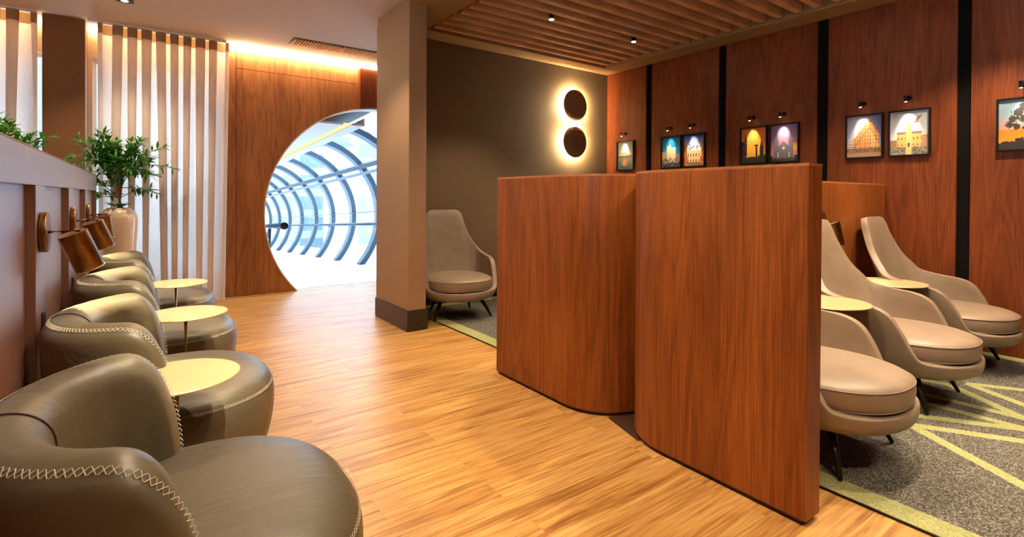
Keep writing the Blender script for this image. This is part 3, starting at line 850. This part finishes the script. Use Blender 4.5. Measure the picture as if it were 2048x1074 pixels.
def pic_church(u, v):    # twin-spired church, violet sky
    c = lerp((.62, .22, .18), (.12, .10, .34), (v-.2)/.8)
    c = lerp(c, (.7, .45, .6), .5*max(0, 1-abs(u-.5)*2)*v)
    if u > .78 and .28 < v < .48: c = (.78, .40, .04)
    g = (.14, .13, .16)
    for cx in (.21, .75):
        if abs(u-cx) < .085 and v < .55: c = g
        if abs(u-cx) < .085*(1-(v-.55)/.35) and .55 <= v < .90: c = g
    if .25 < u < .71 and v < .42: c = g
    if abs(u-.48) < .18*(1-(v-.42)/.13) and .42 <= v < .55: c = (.17, .15, .18)
    if (u-.48)**2+((v-.36)*1.3)**2 < .0025: c = (.6, .55, .4)
    if min(abs(u-.28), abs(u-.68)) < .02 and .10 < v < .25: c = (.85, .5, .12)
    if v < .09: c = (.03, .04, .02) if hsh(int(u*20), int(v*60)) > .4 else (.12, .10, .08)
    if v < .16 and (u < .08 or u > .86): c = (.02, .03, .02)
    return c
def pic_corner(u, v):    # ornate corner building
    c = lerp((.62, .62, .62), (.10, .14, .38), (abs(u-.35)*1.2+v*.6-.2))
    top = .93-abs(u-.66)*1.05
    top = top if u < .66 else .95-(u-.66)*1.5
    if u > .20 and v < top and u < .94:
        c = (.62, .27, .09) if u < .66 else (.70, .36, .14)
        if int(u*40) % 3 == 0 and int(v*34) % 3 != 0: c = (.26, .10, .05)
        if abs(v-(top-.22)) < .018: c = (.22, .10, .05)
    elif u < .20 and v < .30+.9*u: c = (.32, .22, .17) if int(v*30) % 2 else (.55, .45, .38)
    if v < .22: c = (.25, .13, .07) if hsh(int(u*26), int(v*60)) > .4 else (.10, .07, .05)
    if v < .10: c = (.34, .20, .12)
    return c
def pic_bird(u, v):      # yellow building with clock tower, pigeon above
    c = lerp((.66, .70, .70), (.42, .52, .62), (v-.2)/.8)
    if v < .18: c = (.30, .26, .20) if hsh(int(u*34), int(v*60)) > .45 else (.12, .10, .07)
    elif .18 < u < .82 and v < .52:
        c = (.72, .42, .14)
        if int(u*30) % 3 == 0 and int(v*20) % 3 == 1: c = (.20, .10, .05)
        if v > .48: c = (.25, .15, .10)
    elif u >= .82 and v < .44: c = (.42, .24, .14)
    elif u <= .18 and v < .34: c = (.32, .18, .09)
    if abs(u-.49) < .07 and v < .70: c = (.78, .50, .20) if not (abs(u-.49) < .03 and .18 < v < .27) else (.08, .05, .03)
    if abs(u-.49) < .07*math.sqrt(max(0, 1-((v-.70)/.08)**2)) and v >= .70: c = (.20, .20, .20)
    # bird
    if ((u-.66)/.08)**2+((v-.745)/.028)**2 < 1: c = (.16, .14, .14)
    if abs((v-.76)-(u-.66)*.85) < .045*(1-(u-.66)/.2) and .66 < u < .84: c = (.26, .10, .07)
    if abs((v-.76)+(u-.62)*.7) < .03 and .52 < u < .62: c = (.30, .20, .18)
    return c
def pic_tree(u, v):      # spreading tree against sunset
    c = lerp((.70, .18, .01), (.22, .34, .42), (v-.25)/.45)
    if v < .40: c = lerp((.78, .30, .02), (.66, .16, .01), v/.4)
    k = (.03, .025, .02)
    if v < .12+.06*hsh(int(u*20), 2)+(.06 if abs(u-.45) < .12 else 0): c = k
    if abs(u-.72) < .028: c = k
    for (a, b, s) in ((.28, .62, .10), (.40, .74, .12), (.55, .84, .14), (.72, .88, .12), (.22, .50, .09), (.35, .46, .08), (.50, .62, .10), (.88, .80, .12), (.95, .60, .12), (.85, .45, .09), (.52, .42, .05), (.70, .70, .1)):
        if ((u-a)/1.3)**2+(v-b)**2 < (s*(.62+.55*hsh(int(u*40), int(v*50))))**2*.75: c = k
    if abs((v-.40)-(u-.72)*-.6) < .012 and .30 < u < .72: c = k
    return c
pics = [(5.025, pic_pond, 'a pond and autumn trees, alone at the left end'), (4.235, pic_tower, 'pale towers under a teal sky'),
        (3.892, pic_palace, 'a domed palace front under a blue sky'), (3.115, pic_sunset, 'dark spires against an orange sunset'),
        (2.772, pic_church, 'a church with two spires under a violet sky'), (2.012, pic_corner, 'an ornate orange corner building'),
        (1.653, pic_bird, 'a yellow clock-tower building and a flying bird'), (.905, pic_tree, 'a spreading tree against a sunset, at the right edge')]
def picture(y, fn, what):
    short = what.split(',')[0].split(' and ')[0].split(' under')[0].split(' against')[0]
    W, Hh, zb = .32, .425, 1.668
    t = thing('framed_picture', (XR, y, zb), 'black-framed photograph of '+what, 'picture', 'framed photographs on the wood wall')
    fr = boxes(((-.032, -W/2, 0), (-.0005, -W/2+.014, Hh)), ((-.032, W/2-.014, 0), (-.0005, W/2, Hh)), ((-.032, -W/2+.014, 0), (-.0005, W/2-.014, .014)), ((-.032, -W/2+.014, Hh-.014), (-.0005, W/2-.014, Hh)))
    link('frame', fr, M['black'], t, bev=.001)
    nu, nv = 60, 78; bm = B(); cl = bm.loops.layers.float_color.new('Col')
    a, b, c, d = -W/2+.0145, W/2-.0145, .0145, Hh-.0145
    vs = [[bm.verts.new((-.014, b+(a-b)*i/nu, c+(d-c)*j/nv)) for i in range(nu+1)] for j in range(nv+1)]
    for j in range(nv):
        for i in range(nu):
            q = bm.faces.new((vs[j][i], vs[j][i+1], vs[j+1][i+1], vs[j+1][i]))
            col = fn((i+.5)/nu, (j+.5)/nv)
            for lp in q.loops: lp[cl] = (*col, 1)
    # give the print a backing board so that it is not paper-thin
    link('print', bm, M['print'], t)
    link('backing', boxes(((-.0135, a, c), (-.001, b, d))), M['black'], t)
    p = thing('picture_lamp', (XR, y+.005, zb+Hh+.105), 'black picture lamp over the photograph of '+short, 'wall lamp', 'picture lamps on the wood wall')
    bm = B(); cyl(bm, (-.0005, 0, 0), (-.012, 0, 0), .02, 20); link('base', bm, M['black'], p, True)
    bm = B(); cyl(bm, (-.0122, 0, 0), (-.095, 0, 0), .006, 10); link('arm', bm, M['black'], p, True)
    h0 = Vector((-.106, 0, .012)); ax = Vector((.20, 0, -1)).normalized()
    bm = B(); cyl(bm, h0, h0+ax*.055, .0135, 18); hd = link('head', bm, M['black'], p, True, bev=.001)
    bm = B(); cyl(bm, h0+ax*.0555, h0+ax*.0585, .009, 14); link('bulb', bm, M['bulb'], hd)
    spot('picture_beam', h0+ax*.062, h0+ax*.062+Vector((.30, 0, -1)), 9, 52, .8, (1, .86, .64), .008, p)
for a in pics: picture(*a)

# ------------------------------------------------------------------ curtains
def curtain(x0, x1, y, z1, lab, seed, waves):
    rnd = random.Random(seed)
    t = thing('curtain', (0, 0, 0), lab, 'curtain', 'sheer linen curtains')
    n = waves*24; zs = [.012, .03, .08, .14, .16, .5, 1.0, 1.5, 2.0, 2.5, 2.8, 2.98, z1-.11]
    amp = [rnd.uniform(.88, 1.1) for _ in range(waves+2)]; ph = [rnd.uniform(-.34, .34) for _ in range(waves+2)]
    def pos(i, z):
        s = i/n; w = s*waves; k = int(w); fr = w-k
        a = amp[k]*(1-fr)+amp[k+1]*fr; p = ph[k]*(1-fr)+ph[k+1]*fr
        low = 1-z/z1
        th = 2*PI*(w+p*low*1.2)
        yy = y-.045*a*cos(th)*(1+.25*low)
        xx = x0+(x1-x0)*s-.60*(x1-x0)/waves*a*(1-.30*low)*sin(th)+.012*sin(s*9+seed)*low
        return (xx, yy-.05*low, z)
    bm = B(); rows = [[bm.verts.new(pos(i, z)) for i in range(n+1)] for z in zs]
    for a, b in zip(rows, rows[1:]):
        for i in range(n): bm.faces.new((a[i], a[i+1], b[i+1], b[i]))
    o = link('cloth', bm, M['curtain'], t, True)
    bm = B(); rows = [[bm.verts.new(pos(i, z)) for i in range(n+1)] for z in (z1-.11, z1-.06, z1)]
    for a, b in zip(rows, rows[1:]):
        for i in range(n): bm.faces.new((a[i], a[i+1], b[i+1], b[i]))
    o = link('heading', bm, M['curtain_head'], t, True)
    return t
def head_mat():
    m, nt, out = new_mat('curtain_heading_band')
    d = nt.nodes.new('ShaderNodeBsdfDiffuse'); tr = nt.nodes.new('ShaderNodeBsdfTranslucent')
    d.inputs[0].default_value = (.36, .25, .17, 1); tr.inputs[0].default_value = (.40, .25, .13, 1)
    mx = nt.nodes.new('ShaderNodeMixShader'); mx.inputs[0].default_value = .35
    nt.links.new(d.outputs[0], mx.inputs[1]); nt.links.new(tr.outputs[0], mx.inputs[2]); nt.links.new(mx.outputs[0], out.inputs[0]); return m
M['curtain_head'] = head_mat()
curtain(-.335, .83, 7.10, 3.128, 'pale sheer linen curtain in deep folds hanging beside the wood wall', 3, 9)
curtain(-2.9, -.905, 7.10, 3.128, 'pale sheer linen curtain hanging left of the brown column', 5, 15)
tag(link('curtain_track', boxes(((-.46, 7.085, 3.13), (.84, 7.11, 3.158))), M['white']), 'white curtain track above the curtain beside the wood wall', 'curtain track')
tag(link('curtain_track', boxes(((-3.0, 7.085, 3.13), (-.86, 7.11, 3.158))), M['white']), 'white curtain track above the curtain left of the column', 'curtain track')

# ------------------------------------------------------------------ plants
def plant(loc, lab_pot, lab_plant, seed, H=1.14, spread=.47, height=.62):
    rnd = random.Random(seed)
    v = thing('vase', loc, lab_pot, 'vase', 'tall cream vases')
    k = H/1.14
    bm = B(); lathe(bm, [(0, .001), (.085, .001), (.10, .012), (.115, .20*k), (.138, .5*k), (.156, .8*k), (.166, .97*k), (.165, 1.03*k), (.150, 1.085*k), (.122, 1.12*k), (.100, 1.135*k), (.096, H), (.088, H), (.088, H-.05), (0, H-.05)], 56)
    link('body', bm, M['ceramic'], v, True)
    bm = B(); lathe(bm, [(0, H-.049), (.0875, H-.049), (.0875, H-.025), (.05, H-.012), (0, H-.008)], 30); link('mulch', bm, M['soil'], v, True)
    p = thing('potted_ficus', (loc[0], loc[1], loc[2]+H-.008), lab_plant, 'plant', 'ficus plants')
    bm = B(); lv = B()
    trunk_top = []
    base = [Vector((.0, 0, 0)), Vector((.018, .01, 0))]
    for j, b0 in enumerate(base):
        pts = [b0+Vector((.012*sin(q*2.2+j*2), .012*cos(q*1.8+j), q*.11)) for q in range(5)]
        tube(bm, pts, [.016, .014, .013, .012, .010], 8)
        trunk_top.append(pts)
    def leaf(p0, d, L, w, up):
        x = d.cross(up)
        if x.length < 1e-3: x = Vector((1, 0, 0))
        x.normalize(); nz = x.cross(d).normalized()
        cr = [(0, 0, 0), (.25, .75, .02), (.5, 1, .03), (.78, .55, .0), (1, 0, -.08)]
        mid = [lv.verts.new(p0+d*L*a+nz*L*c) for a, b, c in cr]
        l_ = [lv.verts.new(p0+d*L*a+x*w*b+nz*(L*c+w*.25)) for a, b, c in cr[1:4]]
        r2 = [lv.verts.new(p0+d*L*a-x*w*b+nz*(L*c+w*.25)) for a, b, c in cr[1:4]]
        for S in (l_, r2):
            lv.faces.new((mid[0], S[0], mid[1])); lv.faces.new((mid[1], S[0], S[1], mid[2])); lv.faces.new((mid[2], S[1], S[2], mid[3])); lv.faces.new((mid[3], S[2], mid[4]))
    for bnum in range(58):
        tr = rnd.choice(trunk_top); p0 = tr[rnd.choice((1, 2, 2, 3, 3, 4, 4, 4))].copy()
        az = rnd.uniform(0, 2*PI); el = rnd.uniform(-.15, 1.25)
        reach = spread*rnd.uniform(.55, 1.0)*(1.0 if el < .8 else .9)
        d0 = Vector((cos(az)*cos(el)*1.06, sin(az)*cos(el)*.50, sin(el)*height/spread*.75))
        p1 = p0+d0*reach*.5+Vector((0, 0, .04)); p2 = p0+d0*reach+Vector((0, 0, rnd.uniform(-.06, .03)))
        pts = []
        for q in range(9):
            s = q/8; pts.append(p0*(1-s)**2+p1*2*s*(1-s)+p2*s*s)
        tube(bm, pts, [.005*(1-.75*q/8) for q in range(9)], 5)
        for q in range(3, 9):
            a = pts[q]; d = (pts[q]-pts[q-1]).normalized()
            for s in range(4):
                yv = Vector((rnd.uniform(-1, 1), rnd.uniform(-1, 1), rnd.uniform(-.55, .45)))
                dd = (d*.75+yv.normalized()*.9).normalized()
                leaf(a, dd, rnd.uniform(.075, .12), rnd.uniform(.010, .015), Vector((rnd.uniform(-.3, .3), rnd.uniform(-.3, .3), 1)))
    for q in range(26):   # low sprigs over the vase rim
        az = rnd.uniform(0, 2*PI); d = Vector((cos(az), sin(az), rnd.uniform(.15, .5))).normalized()
        leaf(Vector((cos(az)*.03, sin(az)*.03, .02)), d, rnd.uniform(.08, .13), .012, Vector((0, 0, 1)))
    link('branches', bm, M['trunk'], p, True)
    link('foliage', lv, M['leaf'], p)
    return p
plant((-.19, 6.80, 0), 'tall glossy cream vase at the far end of the bench wall', 'bushy green ficus growing in the cream vase by the curtain', 4)
plant((-.98, 6.0, 0), 'tall cream vase hidden behind the bench wall at the left', 'green ficus showing above the bench wall at the left edge', 9, spread=.46, height=.74)

# ------------------------------------------------------------------ glazed bridge beyond the opening
SL = -.0526; TX, TZ, TR_ = 2.58, 1.04, 1.56
def sz(y): return SL*(y-7.3)
sb = thing('glazed_bridge', (0, 0, 0), 'tubular glazed walkway with curved steel ribs seen through the round opening', 'walkway')
Y0, Y1 = YW+.24, 46.0
bm = B(); n = 40; a0 = -math.asin(TZ/TR_)
def arc(y, rad, k, n=48):
    t = a0+(PI-2*a0)*k/n
    return Vector((TX+rad*cos(t), y, TZ+rad*sin(t)+sz(y)))
rows = [[bm.verts.new(arc(y, TR_+.06, k)) for k in range(49)] for y in (Y0, Y1)]
for k in range(48): bm.faces.new((rows[0][k], rows[0][k+1], rows[1][k+1], rows[1][k]))
link('glass_shell', bm, M['tunnel_glass'], sb, True)
hw = math.sqrt(TR_**2-TZ**2)
bm = B()
v = [bm.verts.new(p) for p in ((.2, YW+.13, 0), (5.2, YW+.13, 0), (5.2, Y1, sz(Y1)), (.2, Y1, sz(Y1)), (.2, YW+.13, -.15), (5.2, YW+.13, -.15), (5.2, Y1, sz(Y1)-.15), (.2, Y1, sz(Y1)-.15))]
for q in ((0,1,2,3),(7,6,5,4),(0,4,5,1),(1,5,6,2),(2,6,7,3),(3,7,4,0)): bm.faces.new([v[i] for i in q])
link('deck', bm, M['deck'], sb)
ribY = [10.6+1.62*k for k in range(-1, 21)]
def ribmesh(y, w0, w1, ra, rb):
    bm = B(); n = 48; rr = []
    for k in range(n+1):
        rr.append([bm.verts.new(arc(y+w, rad, k, n)) for w, rad in ((w0, ra), (w1, ra), (w1, rb), (w0, rb))])
    for a, b in zip(rr, rr[1:]):
        for k in range(4): bm.faces.new((a[k], a[(k+1) % 4], b[(k+1) % 4], b[k]))
    bm.faces.new(rr[0][::-1]); bm.faces.new(rr[-1])
    return bm
first = None
for y in ribY:
    if first is None:
        rb = link('rib', ribmesh(0, -.07, .07, TR_-.05, TR_+.055), M['steel_blue'], sb)
        fl = link('flange', ribmesh(0, -.095, .095, TR_-.058, TR_-.0505), M['steel_pale'], rb)
        fl2 = link('rail', ribmesh(0, .14, .165, TR_-.02, TR_+.01), M['steel_blue'], rb)
        first = rb; o = rb
        # meshes were built at y=0 with the slope offset of y=0; shift z so that they follow the fall
    else:
        o = copy_tree(first, sb)
    o.location = (0, y, SL*y)
def purlin(ang, w, mat, nm):
    bm = B(); t = math.radians(ang); c, s = cos(t), sin(t)
    def P_(y, rad, tt): return (TX+rad*cos(t)-tt*s, y, TZ+rad*sin(t)+tt*c+sz(y))
    vs = [bm.verts.new(P_(y, rad, tt)) for y in (Y0, Y1) for rad, tt in ((TR_-.06, -w), (TR_+.05, -w), (TR_+.05, w), (TR_-.06, w))]
    for q in ((0,1,2,3),(7,6,5,4),(0,4,5,1),(1,5,6,2),(2,6,7,3),(3,7,4,0)): bm.faces.new([vs[i] for i in q])
    link(nm, bm, mat, sb)
for a in (42, 138): purlin(a, .05, M['steel_blue'], 'purlin')
for a in (36, 144): purlin(a, .03, M['steel_pale'], 'purlin')
for a in (3, 177): purlin(a, .008, M['steel_blue'], 'purlin')
# solid roof sheets above the hung ceiling
bm = B()
rows = [[bm.verts.new(Vector((TX+(TR_+.03)*cos(t), y, TZ+(TR_+.03)*sin(t)+sz(y)))) for t in [math.radians(80+k*8) for k in range(9)]] for y in (Y0, Y1)]
for k in range(8): bm.faces.new((rows[0][k], rows[0][k+1], rows[1][k+1], rows[1][k]))
o = link('roof_sheet', bm, M['roof_grey'], sb); md = o.modifiers.new('s', 'SOLIDIFY'); md.thickness = .03
def slab(x0, x1, z0, z1, mat, nm, ya=Y0+.05, yb=Y1):
    bm = B(); vs = [bm.verts.new((x, y, z+sz(y))) for y in (ya, yb) for x, z in ((x0, z0), (x1, z0), (x1, z1), (x0, z1))]
    for q in ((0,1,2,3),(7,6,5,4),(0,4,5,1),(1,5,6,2),(2,6,7,3),(3,7,4,0)): bm.faces.new([vs[i] for i in q])
    return link(nm, bm, mat, sb)
slab(2.05, 2.41, 2.34, 2.37, M['hung'], 'hung_ceiling')
slab(2.41, 2.535, 2.355, 2.367, M['trough'], 'trough_light')
slab(2.535, 2.72, 2.34, 2.37, M['hung'], 'hung_ceiling')
slab(2.715, 2.735, 2.345, 2.46, M['hung'], 'hung_ceiling_edge')
# handrails
hr = thing('handrail', (0, 0, 0), 'pale handrail running along the curved glass', 'handrail')
bm = B(); tube(bm, [(3.93, Y0+.1, .85+sz(Y0)), (3.93, Y1-1, .85+sz(Y1-1))], .04, 12); link('rail', bm, M['steel_pale'], hr, True)
for y in ribY[::3]:
    bm = B(); tube(bm, [(3.935, y, .84+sz(y)), (4.07, y, .80+sz(y))], .015, 8); link('bracket', bm, M['steel_pale'], hr, True)
hr = thing('handrail', (0, 0, 0), 'thick pale barrier rail with a black round end, left of the walkway', 'handrail')
zr = .87+sz(8.5)
bm = B(); tube(bm, [(1.80, 8.5, zr), (1.80, 16, zr+SL*7.5)], .05, 20); link('rail', bm, M['steel_pale'], hr, True)
bm = B(); tube(bm, [(1.80, 8.47, zr), (1.80, 8.499, zr)], .056, 24); link('end_cap', bm, M['black'], hr, True)
for y in (9.6, 12.5, 15.4):
    bm = B(); cyl(bm, (1.80, y, sz(y)+.001), (1.80, y, zr+SL*(y-8.5)-.05), .03, 12); link('post', bm, M['black'], hr, True)
# outside
tag(link('stone_facade', boxes(((-14, 14.0, -6), (-.1, 14.3, 9))), M['stone']), 'pale stone-clad building front outside the windows', 'building')
bl = [((9, 26, -8), (14, 32, 3.9)), ((16, 30, -8), (22, 38, 6.5)), ((8.5, 38, -8), (15, 46, 5.2)), ((19, 22, -8), (26, 27, 3.2)), ((13, 52, -8), (24, 60, 8))]
labs = ['low blue-grey office block outside, right of the walkway', 'taller blue-grey office block further off to the right', 'blue-grey office block far along the walkway', 'low pale block at the far right outside', 'tall pale tower in the far distance']
for (a, b), l in zip(bl, labs): tag(link('office_building', boxes((a, b)), M['facade']), l, 'building', 'office buildings outside')
struct(link('ground', boxes(((-60, 10, -8.2), (90, 120, -8))), M['deck']))

# ------------------------------------------------------------------ room lamps
SL_G = 'downlights between the ceiling slats'
downlight(3.405, 4.02, 3.11, 'small bright downlight between the slats, the left one of the pair', 90, 95, (-.35, .35, -3), group=SL_G)
downlight(4.663, 4.02, 3.11, 'small bright downlight between the slats, the right one of the pair', 90, 95, (0, .2, -3), group=SL_G)
for x, y in ((3.4, 2.1), (4.66, 2.1), (2.9, .95), (4.06, .95), (4.98, .93), (3.4, -.9), (4.66, -.9)):
    downlight(x, y, 3.11, 'small downlight between the slats outside the picture', 120 if y > .9 and y < 1 else 65, 95, (0, .15, -3) if y > 0 else None, group='downlights out of view')
t = downlight(-.125, 6.20, ZC-.0015, 'small square ceiling downlight at the top edge above the curtain', 55, 110, None, stem=0, col=(1, .76, .5))
link('trim_ring', boxes(((-.07, -.07, -.008), (.07, -.036, .0)), ((-.07, .036, -.008), (.07, .07, .0)), ((-.07, -.036, -.008), (-.036, .036, .0)), ((.036, -.036, -.008), (.07, .036, .0))), M['black'], t)
for x, y, pw in ((1.15, 4.5, 70), (1.15, 2.9, 90), (1.2, 1.35, 105), (1.1, -.4, 95), (-1.8, 3.5, 90), (-1.6, 5.6, 60), (-1.8, 1.2, 90)):
    downlight(x, y, ZC-.0015, 'recessed hall downlight outside the picture', pw, 105, None, stem=0, group='hall downlights out of view', blend=.5)

for x, y, tx, ty, pw in ((.62, 1.35, .06, 2.47, 300), (.62, 2.60, .06, 3.70, 290), (.60, 3.85, .04, 4.95, 270)):  # unseen narrow spots, added for the light patches on armchair arms and tables
    downlight(x, y, ZC-.0015, 'unseen narrow spot added to light the olive armchair arms', pw, 21, (tx-x, ty-y, -2.5), stem=0, group='added narrow spots out of view', blend=.35, col=(1, .82, .56))

# ------------------------------------------------------------------ sky
w = bpy.data.worlds.new('World'); SC.world = w; w.use_nodes = True
nt = w.node_tree; nt.nodes.clear()
out = nt.nodes.new('ShaderNodeOutputWorld'); bg = nt.nodes.new('ShaderNodeBackground')
tc = nt.nodes.new('ShaderNodeTexCoord'); sp = nt.nodes.new('ShaderNodeSeparateXYZ')
nt.links.new(tc.outputs['Generated'], sp.inputs[0])
rp = nt.nodes.new('ShaderNodeValToRGB'); e = rp.color_ramp.elements
e[0].position = 0; e[0].color = (.80, .90, 1, 1); e[1].position = .6; e[1].color = (.62, .80, 1, 1)
nt.links.new(sp.outputs[2], rp.inputs[0]); nt.links.new(rp.outputs[0], bg.inputs[0])
bg.inputs[1].default_value = 3.6
nt.links.new(bg.outputs[0], out.inputs[0])

SC.view_settings.view_transform = 'Standard'; SC.view_settings.look = 'None'
SC.view_settings.exposure = 1.0; SC.view_settings.gamma = 1; SC.view_settings.use_curve_mapping = False
SC.cycles.max_bounces = 10; SC.cycles.diffuse_bounces = 5; SC.cycles.glossy_bounces = 4
SC.cycles.transparent_max_bounces = 12; SC.cycles.sample_clamp_indirect = 6
SC.cycles.use_denoising = True
SC.cycles.caustics_reflective = False; SC.cycles.caustics_refractive = False
